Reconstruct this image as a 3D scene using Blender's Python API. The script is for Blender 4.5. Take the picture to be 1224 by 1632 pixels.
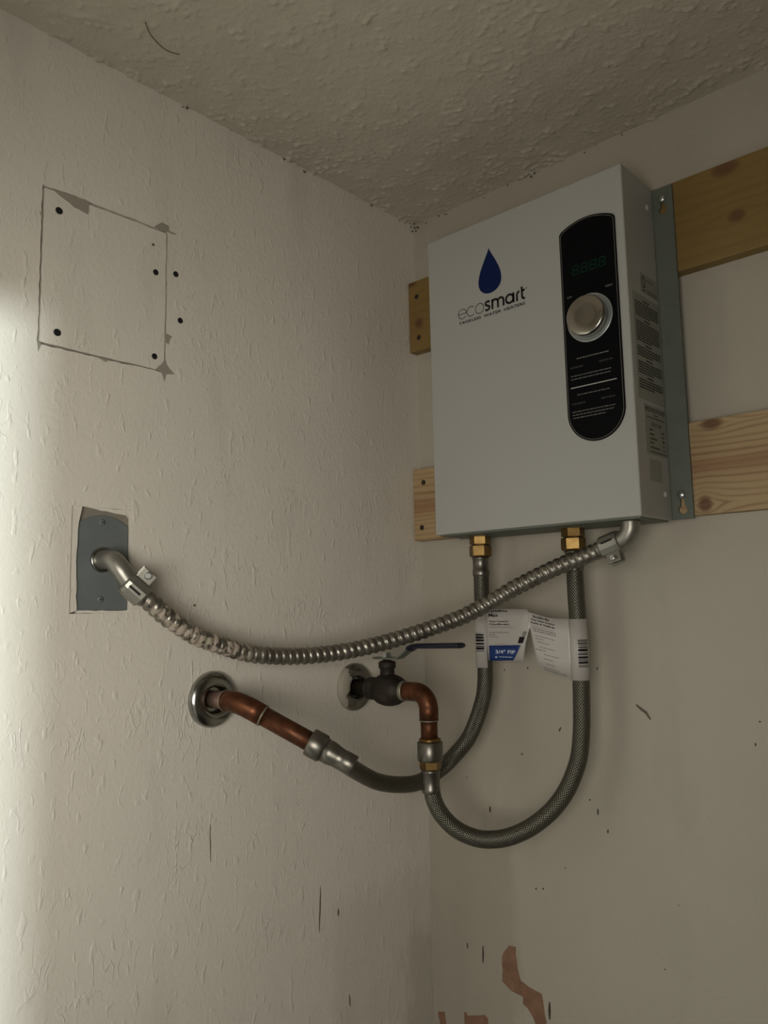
import bpy, bmesh, math, random
import numpy as np
from mathutils import Vector, Matrix, noise

random.seed(7)
for o in list(bpy.data.objects):
    bpy.data.objects.remove(o, do_unlink=True)
SC = bpy.context.scene
COL = SC.collection

# ------------------------------------------------------------------ camera
# world: corner of the two walls at x=0,y=0; left wall is x=0, back wall is y=0; floor z=0, ceiling z=2.44
CEIL = 2.44
Z0 = CEIL - 0.5417            # height of the underside of the heater
F_PX = 1251.17
YAW, PITCH, ROLL = 0.739894, 0.119711, -0.0204717
cam_d = bpy.data.cameras.new('camera')
cam = bpy.data.objects.new('camera', cam_d)
COL.objects.link(cam)
fwd = Vector((-math.sin(YAW) * math.cos(PITCH), math.cos(YAW) * math.cos(PITCH), math.sin(PITCH)))
rgt = Vector((math.cos(YAW), math.sin(YAW), 0))
up = rgt.cross(fwd)
r2 = rgt * math.cos(ROLL) + up * math.sin(ROLL)
u2 = up * math.cos(ROLL) - rgt * math.sin(ROLL)
M = Matrix((r2, u2, -fwd)).transposed().to_4x4()
M.translation = Vector((0.808716, -0.974284, Z0 - 0.09771))
cam.matrix_world = M
cam_d.sensor_fit = 'VERTICAL'
cam_d.sensor_height = 36.0
cam_d.lens = 36.0 * F_PX / 1632.0
cam_d.clip_start = 0.02
SC.camera = cam

# ------------------------------------------------------------------ light and exposure
SC.view_settings.view_transform = 'Standard'
SC.view_settings.look = 'None'
SC.view_settings.gamma = 1.0
SC.view_settings.use_curve_mapping = False
SC.view_settings.exposure = 0.0
w = bpy.data.worlds.new('overcast_sky')
SC.world = w
w.use_nodes = True
w.node_tree.nodes['Background'].inputs[0].default_value = (1.0, 0.99, 0.95, 1)
w.node_tree.nodes['Background'].inputs[1].default_value = 0.25

DOOR_Y = -1.06                  # doorway in the wall behind the camera
DOOR_X0, DOOR_X1, DOOR_Z1 = 0.03, 1.08, 2.02


def area_light(name, loc, target, sx, sy, power, colour):
    l = bpy.data.lights.new(name, 'AREA')
    l.shape = 'RECTANGLE'
    l.size, l.size_y = sx, sy
    l.energy = power
    l.color = colour
    o = bpy.data.objects.new(name, l)
    COL.objects.link(o)
    o.location = loc
    o.rotation_euler = (Vector(target) - Vector(loc)).to_track_quat('-Z', 'Y').to_euler()
    return o


# daylight entering obliquely through the doorway behind the camera
area_light('doorway_daylight', (0.76, DOOR_Y - 0.25, 1.74), (-0.02, DOOR_Y + 0.31, 1.79), 0.54, 0.46, 4.45, (1.0, 0.96, 0.87)).data.spread = math.radians(140)
# a bright lamp outside, to the right of the doorway; the door jamb cuts its light off on the left wall
lamp = bpy.data.lights.new('yard_lamp', 'POINT')
lamp.energy = 345
lamp.color = (0.87, 1.0, 1.0)
lamp.shadow_soft_size = 0.06
lamp_o = bpy.data.objects.new('yard_lamp', lamp)
COL.objects.link(lamp_o)
lamp_o.location = (2.50, -1.885, 1.82)

# ------------------------------------------------------------------ node helpers


def new_mat(name, base=(0.8, 0.8, 0.8), rough=0.5, metal=0.0, spec=0.5):
    m = bpy.data.materials.new(name)
    m.use_nodes = True
    b = m.node_tree.nodes['Principled BSDF']
    b.inputs['Base Color'].default_value = (*base, 1)
    b.inputs['Roughness'].default_value = rough
    b.inputs['Metallic'].default_value = metal
    b.inputs['Specular IOR Level'].default_value = spec
    return m


class N:
    """small wrapper round a material's node tree"""

    def __init__(self, m):
        self.t = m.node_tree
        self.b = self.t.nodes['Principled BSDF']

    def n(self, kind, **kw):
        x = self.t.nodes.new(kind)
        for k, v in kw.items():
            if k in x.inputs:
                x.inputs[k].default_value = v
            else:
                setattr(x, k, v)
        return x

    def l(self, a, b):
        self.t.links.new(a, b)

    def coords(self, scale=(1, 1, 1), kind='Object', rot=(0, 0, 0), loc=(0, 0, 0)):
        tc = self.n('ShaderNodeTexCoord')
        mp = self.n('ShaderNodeMapping')
        mp.inputs['Scale'].default_value = scale
        mp.inputs['Rotation'].default_value = rot
        mp.inputs['Location'].default_value = loc
        self.l(tc.outputs[kind], mp.inputs['Vector'])
        return mp.outputs[0]

    def noise(self, vec, scale, detail=3, rough=0.5, dist=0.0):
        x = self.n('ShaderNodeTexNoise', Scale=scale, Detail=detail, Roughness=rough, Distortion=dist)
        self.l(vec, x.inputs['Vector'])
        return x.outputs['Fac']

    def ramp(self, fac, stops):
        x = self.n('ShaderNodeValToRGB')
        e = x.color_ramp.elements
        while len(e) < len(stops):
            e.new(0.5)
        for i, (p, c) in enumerate(stops):
            e[i].position = p
            e[i].color = (*c, 1) if len(c) == 3 else c
        self.l(fac, x.inputs['Fac'])
        return x.outputs['Color']

    def maths(self, op, a, b=None, clamp=False):
        x = self.n('ShaderNodeMath', operation=op, use_clamp=clamp)
        for i, v in enumerate((a, b)):
            if v is None:
                continue
            if isinstance(v, (int, float)):
                x.inputs[i].default_value = v
            else:
                self.l(v, x.inputs[i])
        return x.outputs[0]

    def mix(self, fac, a, b, blend='MIX'):
        x = self.n('ShaderNodeMix', data_type='RGBA', blend_type=blend)
        for i, v in ((0, fac), (6, a), (7, b)):
            if isinstance(v, (int, float)):
                x.inputs[i].default_value = v
            elif isinstance(v, tuple):
                x.inputs[i].default_value = (*v, 1)
            else:
                self.l(v, x.inputs[i])
        return x.outputs[2]

    def bump(self, h, strength=0.5, dist=0.002):
        x = self.n('ShaderNodeBump', Strength=strength, Distance=dist)
        self.l(h, x.inputs['Height'])
        prev = self.b.inputs['Normal']
        if prev.is_linked:
            self.l(prev.links[0].from_socket, x.inputs['Normal'])
        self.l(x.outputs[0], prev)


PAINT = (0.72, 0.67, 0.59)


def wall_paint(name, base=PAINT, relief=1.0, stretch=0.45, gloss=0.38, stains=True, damp_shade=()):
    m = new_mat(name, base, gloss)
    n = N(m)
    v = n.coords((1, 1, stretch))
    v2 = n.coords((1, 1, 1))
    warp = n.noise(v2, 22, 3)
    # brushed emulsion with short raised drips and thin crackle lines
    r = n.noise(v, 105, 2.0, 0.5, 0.35)
    drip = n.ramp(r, [(0.60, (0, 0, 0)), (0.72, (1, 1, 1))])
    crack = n.noise(v, 62, 2.5, 0.5, 0.5)
    crack = n.maths('SUBTRACT', 1.0, n.maths('MULTIPLY', n.maths('ABSOLUTE', n.maths('SUBTRACT', crack, 0.5)), 38.0), True)
    patch = n.maths('MULTIPLY', n.maths('SUBTRACT', n.noise(v2, 8, 2), 0.47), 6.0, True)
    patch2 = n.maths('MULTIPLY', n.maths('SUBTRACT', n.noise(v2, 17, 2), 0.45), 6.0, True)
    ridge = n.maths('ADD', n.maths('MULTIPLY', drip, 1.0), n.maths('MULTIPLY', crack, n.maths('MULTIPLY', patch, patch2)))
    fine = n.noise(v, 420, 3, 0.6)
    lumps = n.noise(v2, 150, 2, 0.5)
    h = n.maths('ADD', n.maths('MULTIPLY', ridge, 0.75), n.maths('MULTIPLY', fine, 0.30))
    h = n.maths('ADD', h, n.maths('MULTIPLY', lumps, 0.55))
    h = n.maths('ADD', h, n.maths('MULTIPLY', warp, 0.9))
    n.bump(h, 0.72 * relief, 0.0010)
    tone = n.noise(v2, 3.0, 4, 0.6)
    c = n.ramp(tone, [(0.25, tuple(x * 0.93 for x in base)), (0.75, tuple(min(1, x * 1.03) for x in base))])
    if stains:
        g = n.noise(n.coords((1, 1, 0.25)), 14, 4, 0.6)
        c = n.mix(n.ramp(g, [(0.56, (0, 0, 0)), (0.75, (0.35, 0.35, 0.35))]), c, tuple(x * 0.72 for x in base))
    # old moisture stain with ragged borders, plus corner shade painted into the colour: (axis, low, high, top height, strength)
    if damp_shade:
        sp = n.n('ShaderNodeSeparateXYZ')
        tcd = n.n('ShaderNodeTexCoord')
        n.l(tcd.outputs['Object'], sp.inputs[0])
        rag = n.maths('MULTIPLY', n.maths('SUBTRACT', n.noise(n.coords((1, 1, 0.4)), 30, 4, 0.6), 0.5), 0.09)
        for ax, lo, hi, top, st in damp_shade:
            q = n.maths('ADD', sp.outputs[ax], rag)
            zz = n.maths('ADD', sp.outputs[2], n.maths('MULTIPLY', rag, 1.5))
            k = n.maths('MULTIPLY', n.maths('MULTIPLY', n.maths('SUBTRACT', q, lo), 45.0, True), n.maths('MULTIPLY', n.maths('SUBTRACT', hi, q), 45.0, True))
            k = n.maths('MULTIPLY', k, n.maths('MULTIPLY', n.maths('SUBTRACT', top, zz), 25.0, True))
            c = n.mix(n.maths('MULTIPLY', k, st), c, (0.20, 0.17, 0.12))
    n.l(c, n.b.inputs['Base Color'])
    rr = n.noise(v2, 40, 3)
    n.l(n.ramp(rr, [(0.3, (gloss - 0.06,) * 3), (0.7, (gloss + 0.1,) * 3)]), n.b.inputs['Roughness'])
    return m


MAT = {}
MAT['paint_left'] = wall_paint('left_wall_paint', relief=1.0, damp_shade=[(1, -0.068, 0.1, 1.345, 0.26), (1, -0.22, 0.1, 1.42, 0.13)])  # the stain, then a wider band of painted shade towards the corner
MAT['paint_back'] = wall_paint('back_wall_paint', (0.45, 0.41, 0.338), relief=0.45, gloss=0.5, damp_shade=[(0, -0.1, 0.16, 1.50, 0.24), (0, 0.03, 0.085, 1.62, 0.06)])  # painted shade, darkening the wall colour low in the corner
MAT['paint_panel'] = wall_paint('panel_paint', relief=0.7)
MAT['paint_plain'] = wall_paint('plain_wall_paint', relief=0.3, stains=False)


def ceiling_mat():
    m = new_mat('ceiling_texture_paint', (0.48, 0.43, 0.355), 0.6)
    n = N(m)
    v = n.coords()
    h = n.maths('ADD', n.noise(v, 130, 3, 0.6), n.maths('MULTIPLY', n.noise(v, 320, 2), 0.5))
    n.bump(h, 0.7, 0.0016)
    t = n.noise(v, 5, 4)
    n.l(n.ramp(t, [(0.3, (0.46, 0.412, 0.338)), (0.7, (0.53, 0.476, 0.392))]), n.b.inputs['Base Color'])
    return m


MAT['ceiling'] = ceiling_mat()
MAT['plaster'] = new_mat('bare_brown_plaster', (0.235, 0.125, 0.075), 0.9)
n_ = N(MAT['plaster'])
n_.l(n_.ramp(n_.noise(n_.coords(), 60, 4), [(0.3, (0.20, 0.105, 0.065)), (0.7, (0.28, 0.155, 0.095))]), n_.b.inputs['Base Color'])
MAT['grey_chip'] = new_mat('bare_grey_joint_compound', (0.31, 0.28, 0.23), 0.85)
MAT['dark_gap'] = new_mat('dark_gap_dust', (0.05, 0.042, 0.034), 0.95)
MAT['mark'] = new_mat('dark_scuff', (0.05, 0.04, 0.032), 0.8)
MAT['scratch'] = new_mat('brown_scratch', (0.14, 0.10, 0.075), 0.8)
MAT['black_screw'] = new_mat('black_phosphate_screw', (0.016, 0.014, 0.016), 0.55, 0.3)
MAT['floor'] = new_mat('grey_concrete', (0.13, 0.12, 0.105), 0.85)
n_ = N(MAT['floor'])
n_.l(n_.ramp(n_.noise(n_.coords(), 8, 5), [(0.3, (0.11, 0.10, 0.088)), (0.7, (0.16, 0.145, 0.125))]), n_.b.inputs['Base Color'])


def wood_mat(name, light, dark, ring, contrast, knots, heart=None, scale=95.0):
    """pine board: bands run along x; knots are (x, z, rx, rz) in board coordinates"""
    m = new_mat(name, light, 0.55)
    n = N(m)
    tc = n.n('ShaderNodeTexCoord')
    sep = n.n('ShaderNodeSeparateXYZ')
    n.l(tc.outputs['Object'], sep.inputs[0])
    X, Y, Zc = sep.outputs
    cv = n.coords((0.10, 1, 1))
    wob = n.noise(cv, 16, 3, 0.5)
    zz = n.maths('ADD', Zc, n.maths('MULTIPLY', n.maths('SUBTRACT', wob, 0.5), 0.035))
    kmask = None
    for (kx, kz, rx, rz) in knots:
        dx = n.maths('DIVIDE', n.maths('SUBTRACT', X, kx), rx)
        dz = n.maths('DIVIDE', n.maths('SUBTRACT', Zc, kz), rz)
        d2 = n.maths('ADD', n.maths('MULTIPLY', dx, dx), n.maths('MULTIPLY', dz, dz))
        push = n.maths('DIVIDE', rz * 1.6, n.maths('ADD', 1.0, n.maths('MULTIPLY', d2, 0.35)))
        sgn = n.maths('SIGN', n.maths('SUBTRACT', Zc, kz))
        zz = n.maths('SUBTRACT', zz, n.maths('MULTIPLY', push, sgn))
        km = n.maths('SUBTRACT', 1.25, d2, True)
        kmask = km if kmask is None else n.maths('MAXIMUM', kmask, km)
    sn = n.maths('SINE', n.maths('MULTIPLY', zz, scale * 6.283))
    band = n.maths('ADD', n.maths('MULTIPLY', sn, 0.5), 0.5)
    band = n.maths('POWER', band, 3.0)
    fade = n.ramp(n.noise(n.coords((0.25, 1, 1)), 26, 2), [(0.35, (0.4,) * 3), (0.65, (1, 1, 1))])
    fac = n.maths('MULTIPLY', n.maths('MULTIPLY', band, fade), contrast)
    c = n.mix(fac, light, ring)
    fibre = n.noise(n.coords((0.03, 1, 1)), 420, 2)
    c = n.mix(n.maths('MULTIPLY', fibre, 0.35), c, dark)
    blot = n.noise(n.coords((0.5, 1, 1)), 14, 3)
    c = n.mix(n.ramp(blot, [(0.45, (0, 0, 0)), (0.75, (0.5, 0.5, 0.5))]), c, dark)
    if heart:
        hz, hw, hc = heart
        hd = n.maths('DIVIDE', n.maths('ABSOLUTE', n.maths('SUBTRACT', zz, hz)), hw)
        hm = n.maths('MULTIPLY', n.maths('SUBTRACT', 1.3, hd, True), 0.75)
        c = n.mix(hm, c, hc)
    if kmask is not None:
        c = n.mix(n.maths('MULTIPLY', kmask, 0.85), c, (0.115, 0.045, 0.018))
    n.l(c, n.b.inputs['Base Color'])
    n.bump(fibre, 0.25, 0.0006)
    return m


MAT['steel_white'] = new_mat('white_powder_coat', (0.385, 0.38, 0.355), 0.42)
n_ = N(MAT['steel_white'])
n_.bump(n_.noise(n_.coords(), 900, 2), 0.12, 0.0003)


def galvanised(name, base, rough=0.45, metal=0.75):
    m = new_mat(name, base, rough, metal)
    n = N(m)
    t = n.n('ShaderNodeTexVoronoi', Scale=110.0)
    n.l(n.coords(), t.inputs['Vector'])
    bw = n.n('ShaderNodeRGBToBW')
    n.l(t.outputs['Color'], bw.inputs[0])
    c = n.mix(n.maths('MULTIPLY', bw.outputs[0], 0.3), base, tuple(x * 0.75 for x in base))
    g = n.noise(n.coords(), 30, 3)
    c = n.mix(n.ramp(g, [(0.35, (0, 0, 0)), (0.7, (0.4, 0.4, 0.4))]), c, tuple(x * 0.7 for x in base))
    n.l(c, n.b.inputs['Base Color'])
    return m


MAT['galv'] = galvanised('galvanised_steel', (0.155, 0.17, 0.14), 0.6, 0.3)
MAT['plate_grey'] = galvanised('grey_metal_plate', (0.175, 0.195, 0.195), 0.5, 0.2)
MAT['ring_grey'] = galvanised('dusty_box_rim', (0.25, 0.225, 0.18), 0.7, 0.1)
MAT['zinc'] = galvanised('cast_zinc', (0.33, 0.315, 0.275), 0.38, 0.8)
MAT['screw'] = new_mat('zinc_screw', (0.55, 0.56, 0.55), 0.28, 0.95)
MAT['dark_hole'] = new_mat('dark_slot', (0.015, 0.014, 0.012), 0.9)
MAT['chrome'] = galvanised('worn_chrome', (0.40, 0.40, 0.37), 0.2, 1.0)
MAT['knob'] = new_mat('brushed_chrome_knob', (0.46, 0.435, 0.39), 0.2, 1.0)
MAT['knob_ring'] = new_mat('grey_knob_ring', (0.42, 0.45, 0.45), 0.35, 0.6)
MAT['panel_black'] = new_mat('gloss_black_panel', (0.003, 0.003, 0.004), 0.5, 0.0, 0.08)
MAT['panel_line'] = new_mat('panel_outline_grey', (0.17, 0.16, 0.14), 0.5)
MAT['panel_text'] = new_mat('panel_print_grey', (0.15, 0.15, 0.135), 0.6)
MAT['panel_text_dim'] = new_mat('panel_print_dim', (0.014, 0.014, 0.015), 0.6)
MAT['rule'] = new_mat('panel_rule_white', (0.42, 0.41, 0.38), 0.6)
MAT['digit'] = new_mat('unlit_green_digit', (0.002, 0.036, 0.022), 0.6, 0.0, 0.1)
MAT['ink'] = new_mat('black_ink', (0.008, 0.007, 0.009), 0.6, 0.0, 0.2)
MAT['drop'] = new_mat('navy_drop', (0.002, 0.011, 0.068), 0.5, 0.0, 0.2)
MAT['sticker'] = new_mat('grey_sticker', (0.27, 0.275, 0.235), 0.55)
MAT['sticker_ink'] = new_mat('sticker_ink', (0.03, 0.03, 0.025), 0.6)
MAT['tag_white'] = new_mat('white_glossy_tag', (0.47, 0.435, 0.405), 0.25)
MAT['tag_grey'] = new_mat('tag_fine_print', (0.22, 0.21, 0.19), 0.5)
MAT['tag_blue'] = new_mat('tag_blue_print', (0.005, 0.030, 0.15), 0.3)
MAT['tag_blue_text'] = new_mat('tag_pale_text', (0.55, 0.62, 0.70), 0.5)
MAT['grip'] = new_mat('navy_vinyl_grip', (0.006, 0.007, 0.022), 0.4)
MAT['hair'] = new_mat('dark_hairline', (0.10, 0.085, 0.065), 0.9)
MAT['rubber'] = new_mat('dark_fastener', (0.05, 0.035, 0.025), 0.6, 0.5)


def copper_mat(name, warm=1.0, tarnish=0.5):
    m = new_mat(name, (0.42, 0.16, 0.07), 0.32, 0.8)
    n = N(m)
    v = n.coords()
    a = n.noise(v, 45, 5, 0.62)
    c = n.ramp(a, [(0.28, (0.055, 0.024, 0.014)), (0.46, (0.105 * warm, 0.038, 0.017)), (0.64, (0.19 * warm, 0.068, 0.030)), (0.80, (0.19, 0.12, 0.085))])
    d = n.noise(v, 130, 4, 0.7)
    c = n.mix(n.ramp(d, [(0.52, (0, 0, 0)), (0.68, (tarnish,) * 3)]), c, (0.07, 0.042, 0.028))
    n.l(c, n.b.inputs['Base Color'])
    n.l(n.ramp(d, [(0.35, (0.33,) * 3), (0.7, (0.62,) * 3)]), n.b.inputs['Roughness'])
    n.bump(d, 0.2, 0.0006)
    return m


MAT['copper'] = copper_mat('tarnished_copper', 1.0, 0.8)
MAT['copper_stub'] = new_mat('tinned_copper_stub', (0.26, 0.165, 0.13), 0.45, 0.6)
MAT['solder'] = new_mat('dull_solder', (0.28, 0.25, 0.20), 0.5, 0.7)
MAT['brass'] = new_mat('brass', (0.50, 0.33, 0.11), 0.36, 0.85)
n_ = N(MAT['brass'])
n_.l(n_.ramp(n_.noise(n_.coords(), 70, 4), [(0.3, (0.15, 0.082, 0.024)), (0.7, (0.27, 0.175, 0.06))]), n_.b.inputs['Base Color'])
MAT['bronze_valve'] = new_mat('blackened_bronze', (0.03, 0.02, 0.015), 0.6, 0.4)
n_ = N(MAT['bronze_valve'])
n_.l(n_.ramp(n_.noise(n_.coords(), 60, 4), [(0.3, (0.012, 0.009, 0.007)), (0.62, (0.028, 0.020, 0.013)), (0.85, (0.08, 0.058, 0.035))]), n_.b.inputs['Base Color'])
n_.bump(n_.noise(n_.coords(), 300, 3), 0.3, 0.0006)
MAT['steel_crimp'] = new_mat('stainless_crimp', (0.20, 0.185, 0.16), 0.36, 0.95)


def braid_mat():
    m = new_mat('braided_stainless', (0.3, 0.29, 0.25), 0.34, 0.95)
    n = N(m)
    tc = n.n('ShaderNodeTexCoord')
    sep = n.n('ShaderNodeSeparateXYZ')
    n.l(tc.outputs['UV'], sep.inputs[0])
    U, V = sep.outputs[0], sep.outputs[1]      # U metres along the hose, V 0..1 round it
    a = n.maths('MULTIPLY', V, 20.0 * 6.2832)
    b = n.maths('MULTIPLY', U, 6.2832 / 0.0042)
    s1 = n.maths('SINE', n.maths('ADD', a, b))
    s2 = n.maths('SINE', n.maths('SUBTRACT', a, b))
    over = n.maths('SINE', n.maths('MULTIPLY', b, 1.0))
    h = n.maths('MAXIMUM', s1, s2)
    h = n.maths('ADD', n.maths('MULTIPLY', h, 0.5), 0.5)
    c = n.ramp(h, [(0.25, (0.03, 0.028, 0.022)), (0.85, (0.20, 0.19, 0.155))])
    n.l(c, n.b.inputs['Base Color'])
    n.bump(h, 0.8, 0.0009)
    return m


MAT['braid'] = braid_mat()


def conduit_mat():
    m = new_mat('flexible_steel_conduit', (0.42, 0.39, 0.34), 0.34, 0.9)
    n = N(m)
    tc = n.n('ShaderNodeTexCoord')
    sep = n.n('ShaderNodeSeparateXYZ')
    n.l(tc.outputs['UV'], sep.inputs[0])
    U, V = sep.outputs[0], sep.outputs[1]
    g = n.noise(n.coords(), 55, 4, 0.6)
    c = n.ramp(g, [(0.3, (0.15, 0.135, 0.11)), (0.55, (0.27, 0.25, 0.215)), (0.8, (0.36, 0.335, 0.29))])
    # smears of old wall paint on the stretch next to the wall box
    pm = n.noise(n.coords(), 95, 3, 0.55)
    near = n.ramp(U, [(0.01, (0, 0, 0)), (0.03, (1, 1, 1)), (0.13, (1, 1, 1)), (0.19, (0, 0, 0))])
    pf = n.maths('MULTIPLY', n.ramp(pm, [(0.47, (0, 0, 0)), (0.52, (1, 1, 1))]), near)
    tint = n.ramp(n.noise(n.coords(loc=(3, 1, 2)), 70, 2), [(0.4, (0.40, 0.34, 0.275)), (0.5, (0.36, 0.28, 0.225)), (0.62, (0.33, 0.30, 0.21))])
    c = n.mix(n.maths('MULTIPLY', pf, 0.9), c, tint)
    n.l(c, n.b.inputs['Base Color'])
    n.l(n.maths('SUBTRACT', 0.88, n.maths('MULTIPLY', pf, 0.85)), n.b.inputs['Metallic'])
    n.l(n.ramp(pf, [(0, (0.36,) * 3), (1, (0.7,) * 3)]), n.b.inputs['Roughness'])
    return m


MAT['conduit'] = conduit_mat()

# ------------------------------------------------------------------ mesh helpers


def tag(o, label=None, cat=None, group=None, kind=None):
    for k, v in (('label', label), ('category', cat), ('group', group), ('kind', kind)):
        if v:
            o[k] = v
    return o


def wpos(o):
    p = Vector((0, 0, 0))
    while o:
        p += Vector(o.location)
        o = o.parent
    return p


def empty(name, loc, label=None, cat=None, group=None):
    o = bpy.data.objects.new(name, None)
    o.empty_display_size = 0.03
    COL.objects.link(o)
    o.location = loc
    return tag(o, label, cat, group)


class MB:
    def __init__(self):
        self.v, self.f, self.s, self.uv = [], [], [], {}

    def add(self, vs, fs, smooth=False, uvs=None):
        b = len(self.v)
        self.v += [Vector(x) for x in vs]
        for i, f in enumerate(fs):
            if uvs:
                self.uv[len(self.f)] = uvs[i]
            self.f.append([b + k for k in f])
            self.s.append(smooth)
        return self

    def box(self, a, b):
        (x0, y0, z0), (x1, y1, z1) = a, b
        vs = [(x0, y0, z0), (x1, y0, z0), (x1, y1, z0), (x0, y1, z0), (x0, y0, z1), (x1, y0, z1), (x1, y1, z1), (x0, y1, z1)]
        return self.add(vs, [(0, 3, 2, 1), (4, 5, 6, 7), (0, 1, 5, 4), (1, 2, 6, 5), (2, 3, 7, 6), (3, 0, 4, 7)])

    def obox(self, c, ax, half):
        """box with centre c, three axes and half sizes"""
        c = Vector(c)
        A = [Vector(a).normalized() * h for a, h in zip(ax, half)]
        vs = [c + A[0] * i + A[1] * j + A[2] * k for k in (-1, 1) for (i, j) in ((-1, -1), (1, -1), (1, 1), (-1, 1))]
        return self.add(vs, [(0, 3, 2, 1), (4, 5, 6, 7), (0, 1, 5, 4), (1, 2, 6, 5), (2, 3, 7, 6), (3, 0, 4, 7)])

    def lathe(self, c, axis, prof, n=32, smooth=True, turn=0.0):
        """prof: (radius, distance along the axis); ends closed by zero radii or caps"""
        c = Vector(c)
        ax = Vector(axis).normalized()
        e1 = ax.orthogonal().normalized()
        e2 = ax.cross(e1)
        vs = []
        for r, h in prof:
            for k in range(n):
                t = 2 * math.pi * k / n + turn
                vs.append(c + ax * h + (e1 * math.cos(t) + e2 * math.sin(t)) * max(r, 1e-5))
        fs = []
        for i in range(len(prof) - 1):
            for k in range(n):
                a, b = i * n + k, i * n + (k + 1) % n
                fs.append((a, b, b + n, a + n))
        self.add(vs, fs, smooth)
        base = len(self.v) - len(vs)
        self.f.append([base + k for k in range(n)][::-1]); self.s.append(False)
        self.f.append([base + (len(prof) - 1) * n + k for k in range(n)]); self.s.append(False)
        return self

    def sweep(self, pts, rad, n=20, smooth=True, caps=True, spin=0.0):
        """tube along pts; rad(s, v) gives the radius at length s and turn v (0..1)"""
        P = [Vector(p) for p in pts]
        T = [(P[min(i + 1, len(P) - 1)] - P[max(i - 1, 0)]).normalized() for i in range(len(P))]
        e = T[0].orthogonal().normalized()
        vs, S, L = [], [], 0.0
        for i, p in enumerate(P):
            if i:
                L += (p - P[i - 1]).length
                e = (e - T[i] * e.dot(T[i])).normalized()
            S.append(L)
            e2 = T[i].cross(e)
            for k in range(n):
                t = 2 * math.pi * k / n + spin
                r = rad(L, k / n) if callable(rad) else rad
                vs.append(p + (e * math.cos(t) + e2 * math.sin(t)) * r)
        fs, uv = [], []
        for i in range(len(P) - 1):
            for k in range(n):
                a, b = i * n + k, i * n + (k + 1) % n
                fs.append((a, b, b + n, a + n))
                uv.append([(S[i], k / n), (S[i], (k + 1) / n), (S[i + 1], (k + 1) / n), (S[i + 1], k / n)])
        self.add(vs, fs, smooth, uv)
        base = len(self.v) - len(vs)
        if caps:
            self.f.append([base + k for k in range(n)][::-1]); self.s.append(False)
            self.f.append([base + (len(P) - 1) * n + k for k in range(n)]); self.s.append(False)
        return self

    def build(self, name, mat, parent=None, origin=None, bevel=0.0, segs=2):
        if origin is None:
            if parent is None:
                lo = Vector([min(v[i] for v in self.v) for i in range(3)])
                hi = Vector([max(v[i] for v in self.v) for i in range(3)])
                origin = Vector(((lo.x + hi.x) / 2, (lo.y + hi.y) / 2, lo.z))
            else:
                origin = wpos(parent)
        origin = Vector(origin)
        me = bpy.data.meshes.new(name)
        me.from_pydata([v - origin for v in self.v], [], self.f)
        me.polygons.foreach_set('use_smooth', self.s)
        if self.uv:
            ul = me.uv_layers.new(name='UVMap')
            for fi, us in self.uv.items():
                for li, u in zip(me.polygons[fi].loop_indices, us):
                    ul.data[li].uv = u
        me.update()
        bm = bmesh.new()
        bm.from_mesh(me)
        if bevel:
            bmesh.ops.bevel(bm, geom=list(bm.edges), offset=bevel, segments=segs, affect='EDGES', profile=0.6)
        if not self.uv:
            bmesh.ops.recalc_face_normals(bm, faces=list(bm.faces))
        bm.to_mesh(me)
        bm.free()
        me.materials.append(MAT[mat])
        o = bpy.data.objects.new(name, me)
        COL.objects.link(o)
        o.location = origin - (wpos(parent) if parent else Vector((0, 0, 0)))
        if parent:
            o.parent = parent
        return o


class Frame:
    def __init__(self, o, u, v, n):
        self.o, self.u, self.v, self.n = map(Vector, (o, u, v, n))

    def p(self, a, b, c=0.0):
        return self.o + self.u * a + self.v * b + self.n * c


def poly2d(loops, frame, thick, lift=0.0):
    """filled outline with holes, given thickness along the frame normal -> MB"""
    cu = bpy.data.curves.new('tmp', 'CURVE')
    cu.dimensions = '2D'
    cu.fill_mode = 'BOTH'
    cu.extrude = thick / 2
    for lp in loops:
        s = cu.splines.new('POLY')
        s.points.add(len(lp) - 1)
        for q, (a, b) in zip(s.points, lp):
            q.co = (a, b, 0, 1)
        s.use_cyclic_u = True
    return _from_curve(cu, frame, thick / 2 + lift)


def _from_curve(cu, frame, lift, fn=None):
    o = bpy.data.objects.new('tmp', cu)
    COL.objects.link(o)
    bpy.context.view_layer.update()
    me = bpy.data.meshes.new_from_object(o)
    mb = MB()
    pts = [(v.co.x, v.co.y, v.co.z) for v in me.vertices]
    if fn:
        pts = fn(pts)
    mb.add([frame.p(a, b, c + lift) for a, b, c in pts], [list(f.vertices) for f in me.polygons])
    bpy.data.meshes.remove(me)
    bpy.data.objects.remove(o)
    bpy.data.curves.remove(cu)
    return mb


def text2d(body, frame, x0, x1, z0, z1, lift=0.0003, shear=0.0, warp=None, bold=0.022):
    """lettering fitted into the rectangle x0..x1, z0..z1 of a frame"""
    cu = bpy.data.curves.new('tmp', 'FONT')
    cu.body = body
    cu.size = 1.0
    cu.resolution_u = 3
    cu.extrude = 0.0
    cu.offset = bold

    def fit(pts):
        lo = [min(p[i] for p in pts) for i in (0, 1)]
        hi = [max(p[i] for p in pts) for i in (0, 1)]
        res = []
        for a, b, c in pts:
            t = (b - lo[1]) / (hi[1] - lo[1])
            q = (x0 + (x1 - x0) * (a - lo[0]) / (hi[0] - lo[0]) + shear * t * (z1 - z0), z0 + (z1 - z0) * t, c)
            res.append(warp(*q) if warp else q)
        return res
    return _from_curve(cu, frame, lift, fit)


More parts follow.
